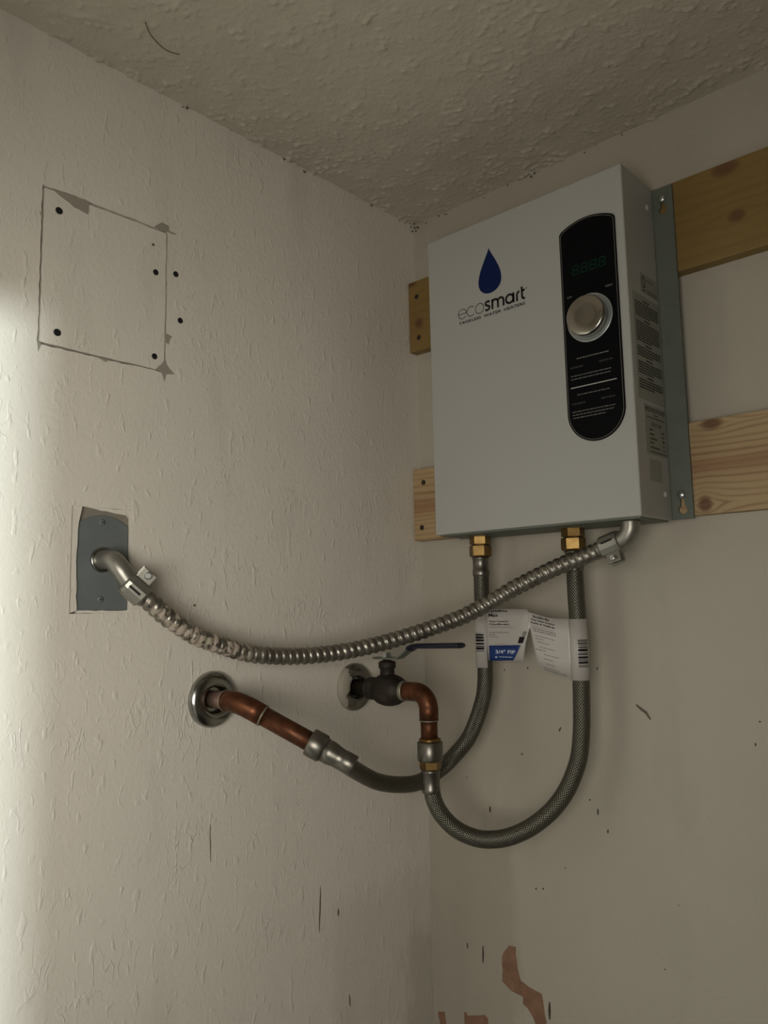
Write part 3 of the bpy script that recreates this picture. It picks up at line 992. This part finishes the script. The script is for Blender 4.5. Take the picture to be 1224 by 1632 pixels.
# ------------------------------------------------------------------ braided water hoses
HOSE1 = [(0.1564, -0.058, -0.030), (0.1564, -0.058, -0.0461), (0.1561, -0.058, -0.0948), (0.1574, -0.058, -0.156), (0.1564, -0.058, -0.2079), (0.1482, -0.059, -0.2409), (0.13, -0.063, -0.2813), (0.1133, -0.077, -0.3067), (0.1028, -0.097, -0.3234), (0.0919, -0.1278, -0.3364), (0.0843, -0.1607, -0.3354), (0.0821, -0.2, -0.3253), (0.0882, -0.2382, -0.3079), (0.1039, -0.2818, -0.2869), (0.1190, -0.3117, -0.2741)]
HOSE2 = [(0.1380, -0.1592, -0.315), (0.1385, -0.159, -0.3336), (0.1412, -0.1573, -0.35), (0.1499, -0.152, -0.3677), (0.1648, -0.1429, -0.3835), (0.1844, -0.131, -0.3927), (0.202, -0.1203, -0.3943), (0.223, -0.1074, -0.3896), (0.2461, -0.0933, -0.3766), (0.268, -0.0799, -0.356), (0.2841, -0.0701, -0.3316), (0.2947, -0.0637, -0.3054), (0.2998, -0.0606, -0.285), (0.3027, -0.0588, -0.2588), (0.3041, -0.0579, -0.2286), (0.3053, -0.0576, -0.177), (0.3049, -0.0576, -0.1295), (0.3040, -0.058, -0.0895), (0.3038, -0.058, -0.0461), (0.3038, -0.058, -0.030)]
HR = 0.0108


def hose(pts, label):
    p = smooth_path(up_(pts), 0.004)
    top = max(p, key=lambda q: q.z)
    o = empty('braided_hose', (top.x, top.y, top.z), label, 'hose', 'braided hoses feeding the heater')
    MB().sweep(p, HR, 28).build('braided_sleeve', 'braid', o)
    x = top.x
    mb = MB()   # brass swivel nut under the heater
    mb.lathe((x, -0.058, Z0 - 0.0135), (0, 0, -1), [(0.0125, 0), (0.0158, 0.0018), (0.0158, 0.0155), (0.0135, 0.0175)], 6, False, 0.35)
    mb.build('brass_nut', 'brass', o)
    mb = MB()
    mb.lathe((x, -0.058, Z0 - 0.0305), (0, 0, -1), [(0.0105, 0), (0.0122, 0.0015), (0.0122, 0.0032), (0.0112, 0.0045), (0.0112, 0.0180), (0.0120, 0.0190), (0.0120, 0.0260), (0.0114, 0.0272)], 28)
    mb.build('crimp_collar', 'steel_crimp', o)
    return o


h1 = hose(HOSE1, 'braided steel hose curving from the angled copper pipe to the heater\'s left connection')
h2 = hose(HOSE2, 'braided steel hose looping lowest, from the valve elbow to the heater\'s right connection')


def end_fitting(o, a, d, prof_parts):
    for name, mat, prof, n, sm in prof_parts:
        mb = MB()
        mb.lathe(a, d, prof, n, sm)
        mb.build(name, mat, o)


# push-fit end of the first hose on the angled copper pipe
a1 = Vector((0.1364, -0.341, -0.2608 + Z0))
d1 = (Vector((0.052, -0.4035, -0.2043 + Z0)) - a1).normalized()
end_fitting(h1, a1, d1, [
    ('crimp_collar', 'steel_crimp', [(0.0112, -0.034), (0.0118, -0.033), (0.0118, -0.020), (0.0112, -0.019), (0.0120, -0.012), (0.0135, -0.004), (0.0135, 0.006)], 28, True),
    ('push_fit_body', 'steel_crimp', [(0.0135, 0.004), (0.0160, 0.007), (0.0160, 0.0225), (0.0152, 0.0240), (0.0118, 0.0242)], 28, True),
])
# push-fit end of the second hose under the valve elbow
a2 = Vector((0.1375, -0.1592, -0.2720 + Z0))
end_fitting(h2, a2, (0, 0, -1), [
    ('release_collar', 'brass', [(0.0116, -0.003), (0.0140, -0.002), (0.0148, 0.002)], 28, True),
    ('push_fit_body', 'steel_crimp', [(0.0150, 0.0015), (0.0168, 0.003), (0.0168, 0.024), (0.0158, 0.0265)], 28, True),
    ('brass_ring', 'brass', [(0.0138, 0.026), (0.0142, 0.027), (0.0142, 0.036), (0.0130, 0.0375)], 6, False),
    ('crimp_collar', 'steel_crimp', [(0.0126, 0.037), (0.0126, 0.041), (0.0116, 0.042), (0.0116, 0.060), (0.0120, 0.061), (0.0120, 0.066), (0.0112, 0.067)], 28, True),
])

# printed tags folded round the hoses
TF = Frame((0, -0.058, Z0), (1, 0, 0), (0, 0, 1), (0, -1, 0))


def wrap(cx, z0, z1, name, parent):
    mb = MB()
    mb.lathe((cx, -0.058, z0 + Z0), (0, 0, 1), [(0.0113, 0), (0.0117, 0.0), (0.0117, z1 - z0), (0.0113, z1 - z0)], 32)
    return mb.build(name, 'tag_white', parent)


def barcode(cx, z0, z1, a0, a1, parent, seed):
    """bars printed round the tag: angles in degrees from the camera-facing side"""
    rn = random.Random(seed)
    mb = MB()
    z = z0
    while z < z1:
        h = rn.choice([0.0006, 0.0009, 0.0014, 0.0026, 0.0032])
        pts = []
        for k in range(9):
            t = math.radians(a0 + (a1 - a0) * k / 8)
            pts.append((cx + 0.01185 * math.sin(t), -0.058 - 0.01185 * math.cos(t)))
        vs = [(x, y, z + Z0) for x, y in pts] + [(x, y, min(z + h, z1) + Z0) for x, y in pts]
        mb.add(vs, [(k, k + 1, k + 10, k + 9) for k in range(8)])
        z += h + rn.choice([0.0007, 0.0010, 0.0016])
    mb.build('barcode', 'ink', parent)


def flag(outline, depth, name, parent, mat='tag_white'):
    """thin laminated flap, curved by depth(x)"""
    lp = []
    for i, (a, b) in enumerate(outline):
        c, d = outline[(i + 1) % len(outline)]
        k = max(1, int(math.hypot(c - a, d - b) / 0.004))
        lp += [(a + (c - a) * t / k, b + (d - b) * t / k) for t in range(k)]
    xs_ = sorted(set(round(p[0], 5) for p in lp))
    mb = MB()
    # strips across x so that the flap can bend
    x0, x1 = min(xs_), max(xs_)
    nst = 16
    cols = []
    for i in range(nst + 1):
        x = x0 + (x1 - x0) * (i / nst)
        xe = min(max(x + 1.37e-6, x0 + 1e-5), x1 - 1e-5)
        zs = []
        for j in range(len(lp)):
            (a, b), (c, d) = lp[j], lp[(j + 1) % len(lp)]
            if (a - xe) * (c - xe) < 0:
                zs.append(b + (d - b) * (xe - a) / (c - a))
        cols.append((x, min(zs), max(zs)))
    vs = []
    for x, lo, hi in cols:
        for k in range(5):
            z = lo + (hi - lo) * k / 4
            vs.append(TF.p(x, z, depth(x, z)))
    n5 = len(vs)
    for x, lo, hi in cols:
        for k in range(5):
            z = lo + (hi - lo) * k / 4
            vs.append(TF.p(x, z, depth(x, z) - 0.0004))
    fs = []
    for i in range(nst):
        for k in range(4):
            a = i * 5 + k
            fs.append((a, a + 5, a + 6, a + 1))
            fs.append((n5 + a, n5 + a + 1, n5 + a + 6, n5 + a + 5))
        for k in (0, 4):
            a = i * 5 + k
            fs.append((a, n5 + a, n5 + a + 5, a + 5))
    for i in (0, nst):
        for k in range(4):
            a = i * 5 + k
            fs.append((a, a + 1, n5 + a + 1, n5 + a))
    mb.add(vs, fs, True)
    return mb.build(name, mat, parent)


# first tag (flap to the right of the hose)
t1 = wrap(0.1564, -0.1850, -0.1010, 'printed_tag', h1)
barcode(0.1564, -0.1625, -0.1370, -28, 38, t1, 3)
dep1 = lambda x, z: 0.0045 - 0.030 * max(0.0, x - 0.172) ** 1 * 0.12 - 5.0 * max(0.0, x - 0.218) ** 2
OUT1 = [(0.1650, -0.1752), (0.2085, -0.1735), (0.2230, -0.1745), (0.2295, -0.142), (0.2365, -0.127), (0.2350, -0.1095), (0.2315, -0.1055), (0.1650, -0.1040)]
fl1 = flag(OUT1, dep1, 'flap', t1)
w1 = lambda x, z, c: (x, z, c + dep1(x, z) - 0.0)
flag([(0.1690, -0.1752), (0.2085, -0.1736), (0.2205, -0.1530), (0.1690, -0.1545)], lambda x, z: dep1(x, z) + 0.0006, 'blue_band', t1, 'tag_blue')
text2d('SharkBite', TF, 0.1640, 0.2010, -0.1085, -0.1055, 0.0004, 0, w1).build('brand_lettering', 'ink', t1)
text2d('Max', TF, 0.1700, 0.1860, -0.1150, -0.1105, 0.0004, 0, w1).build('name_lettering', 'ink', t1)
text2d('Water Connector', TF, 0.1700, 0.2030, -0.1225, -0.1200, 0.0004, 0, w1).build('product_lettering', 'ink', t1)
text2d('Chauffe-eau', TF, 0.1700, 0.2030, -0.1265, -0.1240, 0.0004, 0, w1).build('product_lettering', 'ink', t1)
dashes(TF, [(170, 209, -129.3, .9), (170, 202, -136.5, 1.2), (170, 181, -139.8, 1.2), (170, 186, -142.8, .9), (180, 200, -152.3, .5)], 0.0004, 6, warp=w1).build('fine_print', 'tag_grey', t1)['kind'] = 'stuff'
text2d('3/4" FIP', TF, 0.1800, 0.2120, -0.1650, -0.1600, 0.0013, 0, w1).build('size_lettering', 'tag_blue_text', t1)
dashes(TF, [(179, 184, -170, 1.6), (186, 207, -169.5, .9)], 0.0013, 16, warp=w1).build('size_fine_print', 'tag_blue_text', t1)['kind'] = 'stuff'
flag([(0.2160, -0.1505), (0.2235, -0.1505), (0.2270, -0.1420), (0.2190, -0.1420)], lambda x, z: dep1(x, z) + 0.0006, 'black_block', t1, 'ink')
flag([(0.2225, -0.1415), (0.2275, -0.1415), (0.2310, -0.1350), (0.2250, -0.1350)], lambda x, z: dep1(x, z) + 0.0006, 'grey_block', t1, 'tag_grey')
# second tag (flap to the left of the hose)
t2 = wrap(0.3046, -0.1955, -0.1185, 'printed_tag', h2)
barcode(0.3046, -0.1785, -0.1445, 22, 92, t2, 4)
dep2 = lambda x, z: 0.006 + 2.2 * max(0.0, 0.292 - x) ** 2 - 0.018 * max(0.0, -0.150 - z) * (x < 0.27)
OUT2 = [(0.2960, -0.1915), (0.2735, -0.1890), (0.2560, -0.1835), (0.2475, -0.1780), (0.2440, -0.1500), (0.2425, -0.1380), (0.2385, -0.1250), (0.2375, -0.1085), (0.2440, -0.1100), (0.2640, -0.1165), (0.2780, -0.1180), (0.2960, -0.1185)]
flag(OUT2, dep2, 'flap', t2)
sl2 = lambda x, z, c: (x, z - (x - 0.2425) * 0.24, c + dep2(x, z))
text2d('SharkBite Max', TF, 0.2450, 0.2680, -0.1155, -0.1125, 0.0004, 0, sl2).build('brand_lettering', 'ink', t2)
text2d('Water Heater Connector', TF, 0.2420, 0.2750, -0.1195, -0.1170, 0.0004, 0, sl2).build('product_lettering', 'ink', t2)
text2d('Flexible de Chauffe-eau', TF, 0.2420, 0.2750, -0.1237, -0.1210, 0.0004, 0, sl2).build('product_lettering', 'ink', t2)
dashes(TF, [(243, 273, -126.6, .8), (244, 276, -129.5, 1.6), (245, 276, -132.5, 1.6), (247, 274, -138.5, 1.0), (247, 258, -142.0, 1.0), (250, 267, -146, 1.0), (253, 274, -152, 1.0), (247, 262, -156, 1.0), (258, 279, -160.5, 1.0), (258, 272, -166, 1.0), (260, 274, -172, 1.0), (256, 278, -177, 1.1), (258, 290, -180, 2.6)], 0.0004, 12, warp=sl2).build('fine_print', 'tag_grey', t2)['kind'] = 'stuff'

# ------------------------------------------------------------------ escutcheons
def escutcheon(y, z, label, mat, R=0.0335):
    mb = MB()
    mb.lathe((0.0003, y, z + Z0), (1, 0, 0), [(R, 0), (R, 0.0012), (R * 0.985, 0.0040), (R * 0.93, 0.0068), (R * 0.80, 0.0090), (R * 0.62, 0.0100), (R * 0.50, 0.0098), (R * 0.45, 0.0070), (R * 0.42, 0.0020)], 48)
    return tag(mb.build('escutcheon', mat, origin=(0, y, z + Z0)), label, 'pipe cover', 'round pipe covers on the left wall')


def chrome_painted():
    m = galvanised('paint_smeared_chrome', (0.24, 0.225, 0.19), 0.3, 0.9)
    n = N(m)
    prev = n.b.inputs['Base Color'].links[0].from_socket
    g = n.noise(n.coords(), 48, 3, 0.5)
    tc = n.n('ShaderNodeTexCoord')
    sep = n.n('ShaderNodeSeparateXYZ')
    n.l(tc.outputs['Object'], sep.inputs[0])
    side = n.maths('ADD', n.maths('MULTIPLY', sep.outputs[1], -14.0), g)
    f = n.ramp(side, [(0.68, (0, 0, 0)), (0.73, (1, 1, 1))])
    n.l(n.mix(n.maths('MULTIPLY', f, 0.9), prev, (0.36, 0.325, 0.26)), n.b.inputs['Base Color'])
    n.l(n.maths('SUBTRACT', 0.9, n.maths('MULTIPLY', f, 0.85)), n.b.inputs['Metallic'])
    n.l(n.ramp(f, [(0, (0.25,) * 3), (1, (0.7,) * 3)]), n.b.inputs['Roughness'])
    return m


MAT['chrome_painted'] = chrome_painted()
escutcheon(-0.4035, -0.2045, 'shiny chrome pipe cover round the angled copper pipe', 'chrome')
escutcheon(-0.1605, -0.2110, 'paint-smeared chrome pipe cover behind the ball valve', 'chrome_painted')

# ------------------------------------------------------------------ angled copper pipe
A0 = Vector((0.0, -0.4035, -0.2043 + Z0))
A1 = Vector((0.052, -0.4035, -0.2043 + Z0))
A2 = a1 + d1 * 0.004
cpipe = empty('copper_pipe', tuple(A0), 'copper pipe with an angled elbow leaving the shiny chrome cover', 'pipe')
MB().sweep([A0 + Vector((0.0002, 0, 0)), Vector((0.020, A0.y, A0.z)), Vector((0.040, A0.y, A0.z))], 0.0106, 28).build('stub_pipe', 'copper_stub', cpipe)
dd = (A2 - A1).normalized()
pts = [(0.030, A0.y, A0.z), (0.036, A0.y, A0.z)]
E0, E1 = Vector((0.036, A0.y, A0.z)), A1 + dd * 0.020
for i in range(1, 12):
    t = i / 12
    pts.append(tuple(E0 * (1 - t) ** 2 + A1 * 2 * t * (1 - t) + E1 * t * t))
pts += [tuple(E1), tuple(A1 + dd * 0.034)]
MB().sweep(pts, lambda s, v: 0.0124, 28).build('elbow', 'copper', cpipe)
MB().sweep([A1 + dd * 0.030, (A1 + A2) / 2 + dd * 0.02, A2], 0.0111, 28).build('straight_pipe', 'copper', cpipe)
for c, ax in ((Vector((0.0300, A0.y, A0.z)), Vector((1, 0, 0))), (A1 + dd * 0.034, dd)):
    mb = MB()
    mb.lathe(c - ax * 0.001, ax, [(0.0112, -0.0005), (0.0128, 0), (0.0128, 0.0014), (0.0112, 0.002)], 28)
    mb.build('solder_ring', 'solder', cpipe)

# ------------------------------------------------------------------ ball valve with lever
VY, VZ = -0.1600, -0.2115 + Z0
valve = empty('ball_valve', (0.0, VY, VZ), 'blackened bronze ball valve with a dark blue lever grip', 'valve')
mb = MB()
mb.lathe((0.0, VY, VZ), (1, 0, 0), [(0.0118, 0.0002), (0.0118, 0.030), (0.0150, 0.0305), (0.0150, 0.0335), (0.0135, 0.034)], 24)
mb.build('nipple', 'bronze_valve', valve)
mb = MB()
mb.lathe((0.0, VY, VZ), (1, 0, 0), [(0.0150, 0.033), (0.0165, 0.0345), (0.0165, 0.0465), (0.0150, 0.048)], 8, False, 0.2)
mb.build('hex_end', 'bronze_valve', valve)
mb = MB()
mb.lathe((0.0, VY, VZ), (1, 0, 0), [(0.0140, 0.046), (0.0170, 0.048), (0.0205, 0.055), (0.0222, 0.064), (0.0218, 0.074), (0.0195, 0.083), (0.0165, 0.0885), (0.0150, 0.0900), (0.0150, 0.0925), (0.0130, 0.0935)], 32)
mb.build('body', 'bronze_valve', valve)
SX = 0.0655
mb = MB()
mb.lathe((SX, VY, VZ + 0.016), (0, 0, 1), [(0.0110, 0), (0.0100, 0.004), (0.0098, 0.012), (0.0120, 0.014), (0.0120, 0.0215), (0.0090, 0.023), (0.0060, 0.0235), (0.0060, 0.026)], 24)
mb.build('stem_housing', 'bronze_valve', valve)
zt = VZ + 0.0415
lever = empty('lever', (0, 0, zt - VZ))
lever.parent = valve
# stamped steel lever: flat foot, slanted neck
hw_prof = [(0.044, 0.0, 0.0070), (0.060, 0.0, 0.0105), (0.084, 0.0, 0.0090), (0.0900, 0.0012, 0.0075), (0.1110, 0.0148, 0.0085), (0.1200, 0.0178, 0.0085), (0.1900, 0.0195, 0.0080)]
mb = MB()
vs = []
for x, z, hw in hw_prof:
    for th in (0.0, 0.0024):
        for sy in (-1, 1):
            vs.append((x, VY + sy * hw, zt + z + th))
fs = []
for i in range(len(hw_prof) - 1):
    a = i * 4
    fs += [(a, a + 4, a + 5, a + 1), (a + 2, a + 3, a + 7, a + 6), (a, a + 2, a + 6, a + 4), (a + 1, a + 5, a + 7, a + 3)]
fs += [(0, 1, 3, 2), (len(vs) - 4, len(vs) - 2, len(vs) - 1, len(vs) - 3)]
mb.add(vs, fs)
mb.build('lever_plate', 'galv', lever, bevel=0.0006)
gp = [(0.1060, VY, zt + 0.0130), (0.1110, VY, zt + 0.0165), (0.1190, VY, zt + 0.0188), (0.135, VY, zt + 0.0192), (0.165, VY, zt + 0.0200), (0.1940, VY, zt + 0.0208), (0.1965, VY, zt + 0.0209)]
mb = MB()
path = smooth_path(gp, 0.004)
mb.sweep(path, lambda s, v: 0.0052 + 0.0050 * abs(math.cos(2 * math.pi * v + 0.0)) ** 1.3, 20)
# flatten: the grip is a wide, shallow sleeve
for i, v_ in enumerate(mb.v):
    c_ = path[i // 20]
    dy, dz = v_.y - c_.y, v_.z - c_.z
    L_ = math.hypot(dy, dz) or 1
    a_ = math.atan2(dz, dy)
    k = 0.55 if i // 20 in (0, len(path) - 1) else 1.0
    mb.v[i] = Vector((v_.x, c_.y + 0.0102 * k * math.cos(a_), c_.z + 0.0037 * k * math.sin(a_)))
mb.build('grip', 'grip', lever)
mb = MB()
mb.lathe((SX, VY, zt + 0.0024), (0, 0, 1), [(0.0085, 0), (0.0085, 0.0010), (0.0066, 0.0011), (0.0066, 0.0062), (0.0056, 0.0070)], 6, False, 0.3)
mb.build('lever_nut', 'screw', valve)

# ------------------------------------------------------------------ copper elbow after the valve
EX = 0.1375
elb = empty('copper_elbow', (EX, VY, VZ - 0.06), 'copper elbow turning down from the ball valve to the hose', 'pipe elbow')
mb = MB()
mb.lathe((0.0905, VY, VZ), (1, 0, 0), [(0.0128, 0), (0.0134, 0.001), (0.0134, 0.007), (0.0122, 0.009)], 28)
mb.build('solder_ring', 'solder', elb)
pts = [(0.0935, VY, VZ), (0.1080, VY, VZ)]
for i in range(1, 14):
    t = i / 14 * math.pi / 2
    pts.append((0.1160 + 0.0215 * math.sin(t), VY, VZ - 0.0215 * (1 - math.cos(t))))
pts = [(min(x, EX), y, z) for x, y, z in pts]
pts += [(EX, VY, VZ - 0.0235), (EX, VY, VZ - 0.0360)]
MB().sweep(pts, 0.0126, 28).build('elbow', 'copper', elb)
MB().sweep([(EX, VY, VZ - 0.034), (EX, VY, VZ - 0.045), (EX, VY, -0.2700 + Z0)], 0.0111, 28).build('straight_pipe', 'copper', elb)
mb = MB()
mb.lathe((EX, VY, VZ - 0.0345), (0, 0, -1), [(0.0112, 0), (0.0131, 0.0004), (0.0131, 0.0016), (0.0112, 0.0024)], 28)
mb.build('solder_ring', 'solder', elb)

# ------------------------------------------------------------------ flexible conduit with its two elbow connectors
COND = [(0.0320, -0.5225, -0.0775), (0.0363, -0.5067, -0.0902), (0.0359, -0.4954, -0.0999), (0.0355, -0.4811, -0.1093), (0.0354, -0.4542, -0.1254), (0.0364, -0.424, -0.1369), (0.0385, -0.3932, -0.1469), (0.0421, -0.3621, -0.1534), (0.0495, -0.3211, -0.1571), (0.059, -0.2854, -0.1574), (0.0718, -0.2509, -0.1548), (0.0939, -0.2088, -0.1469), (0.1228, -0.171, -0.1351), (0.1576, -0.1404, -0.1205), (0.1774, -0.1276, -0.1119), (0.211, -0.1112, -0.0936), (0.2454, -0.0999, -0.0745), (0.2974, -0.0906, -0.0525), (0.3396, -0.0881, -0.0397), (0.3640, -0.0890, -0.0320)]
cond = empty('flexible_conduit', (0.0, -0.546, -0.0405 + Z0), 'ribbed flexible metal conduit sagging from the wall plate to the heater', 'conduit')
PITCH_C = 0.0098


def ribs(s, v):
    t = (s / PITCH_C - v) % 1.0
    # rounded crest, narrow groove with a sharp lip
    if t < 0.72:
        return 0.0096 + 0.0013 * math.sin(math.pi * (t / 0.72)) ** 0.6
    return 0.0092 + 0.0004 * abs((t - 0.86) / 0.14)


cpath = smooth_path(up_(COND), 0.00085)
MB().sweep(cpath, ribs, 24).build('ribbed_tube', 'conduit', cond)


def connector(elbow_pts, R, clamp_c, clamp_d, side, name):
    """cast elbow, clamp body and clamp screw"""
    e = MB().sweep(smooth_path(elbow_pts, 0.002), R, 28).build(name, 'zinc', cond)
    dv = Vector(clamp_d).normalized()
    sv = Vector(side)
    sv = (sv - dv * sv.dot(dv)).normalized()
    tv = dv.cross(sv)
    c = Vector(clamp_c)
    mb = MB()
    mb.lathe(c - dv * 0.013, dv, [(R * 0.9, 0), (0.0138, 0.002), (0.0146, 0.006), (0.0146, 0.025), (0.0132, 0.027)], 12, False)
    mb.build('clamp_body', 'zinc', e)
    mb = MB()
    for k in (-1, 1):
        mb.obox(c + sv * 0.0178 + tv * 0.0044 * k, (sv, tv, dv), (0.0068, 0.0018, 0.0090))
    mb.build('clamp_ear', 'zinc', e, bevel=0.0007)
    mb = MB()
    mb.lathe(c + sv * 0.0200 - tv * 0.0115, tv, [(0.0022, 0), (0.0022, 0.0175), (0.0042, 0.0180), (0.0042, 0.0205), (0.0030, 0.0218)], 14)
    mb.build('clamp_screw', 'screw', e)
    mb = MB().obox(c + tv * 0.0140, (dv, sv, tv), (0.0075, 0.0012, 0.0010))
    mb.build('slot', 'dark_hole', e)
    return e


el1 = [(-0.004, -0.546, -0.0405 + Z0), (0.006, -0.546, -0.0405 + Z0), (0.0175, -0.5445, -0.0425 + Z0), (0.0255, -0.5405, -0.0515 + Z0), (0.0290, -0.5340, -0.0625 + Z0), (0.0315, -0.5270, -0.0715 + Z0)]
c1 = Vector((0.0318, -0.5270, -0.0722 + Z0))
connector(el1, 0.0108, c1, (0.006, 0.020, -0.0185), (0.45, 0.62, 0.5), 'wall_elbow')
mb = MB()
mb.lathe((-0.0042, -0.546, -0.0405 + Z0), (1, 0, 0), [(0.0140, 0), (0.0140, 0.0022), (0.0125, 0.0030), (0.0110, 0.0030)], 28)
mb.build('bushing', 'chrome', cond)
el2 = [(0.3985, -0.0900, -0.0021 + Z0), (0.3985, -0.0900, -0.0055 + Z0), (0.3975, -0.0900, -0.0125 + Z0), (0.3925, -0.0898, -0.0205 + Z0), (0.3845, -0.0897, -0.0255 + Z0), (0.3760, -0.0895, -0.0285 + Z0)]
connector(el2, 0.0110, (0.3735, -0.0894, -0.0290 + Z0), (-0.022, 0.0, -0.0070), (0.30, -0.25, -1.0), 'heater_elbow')
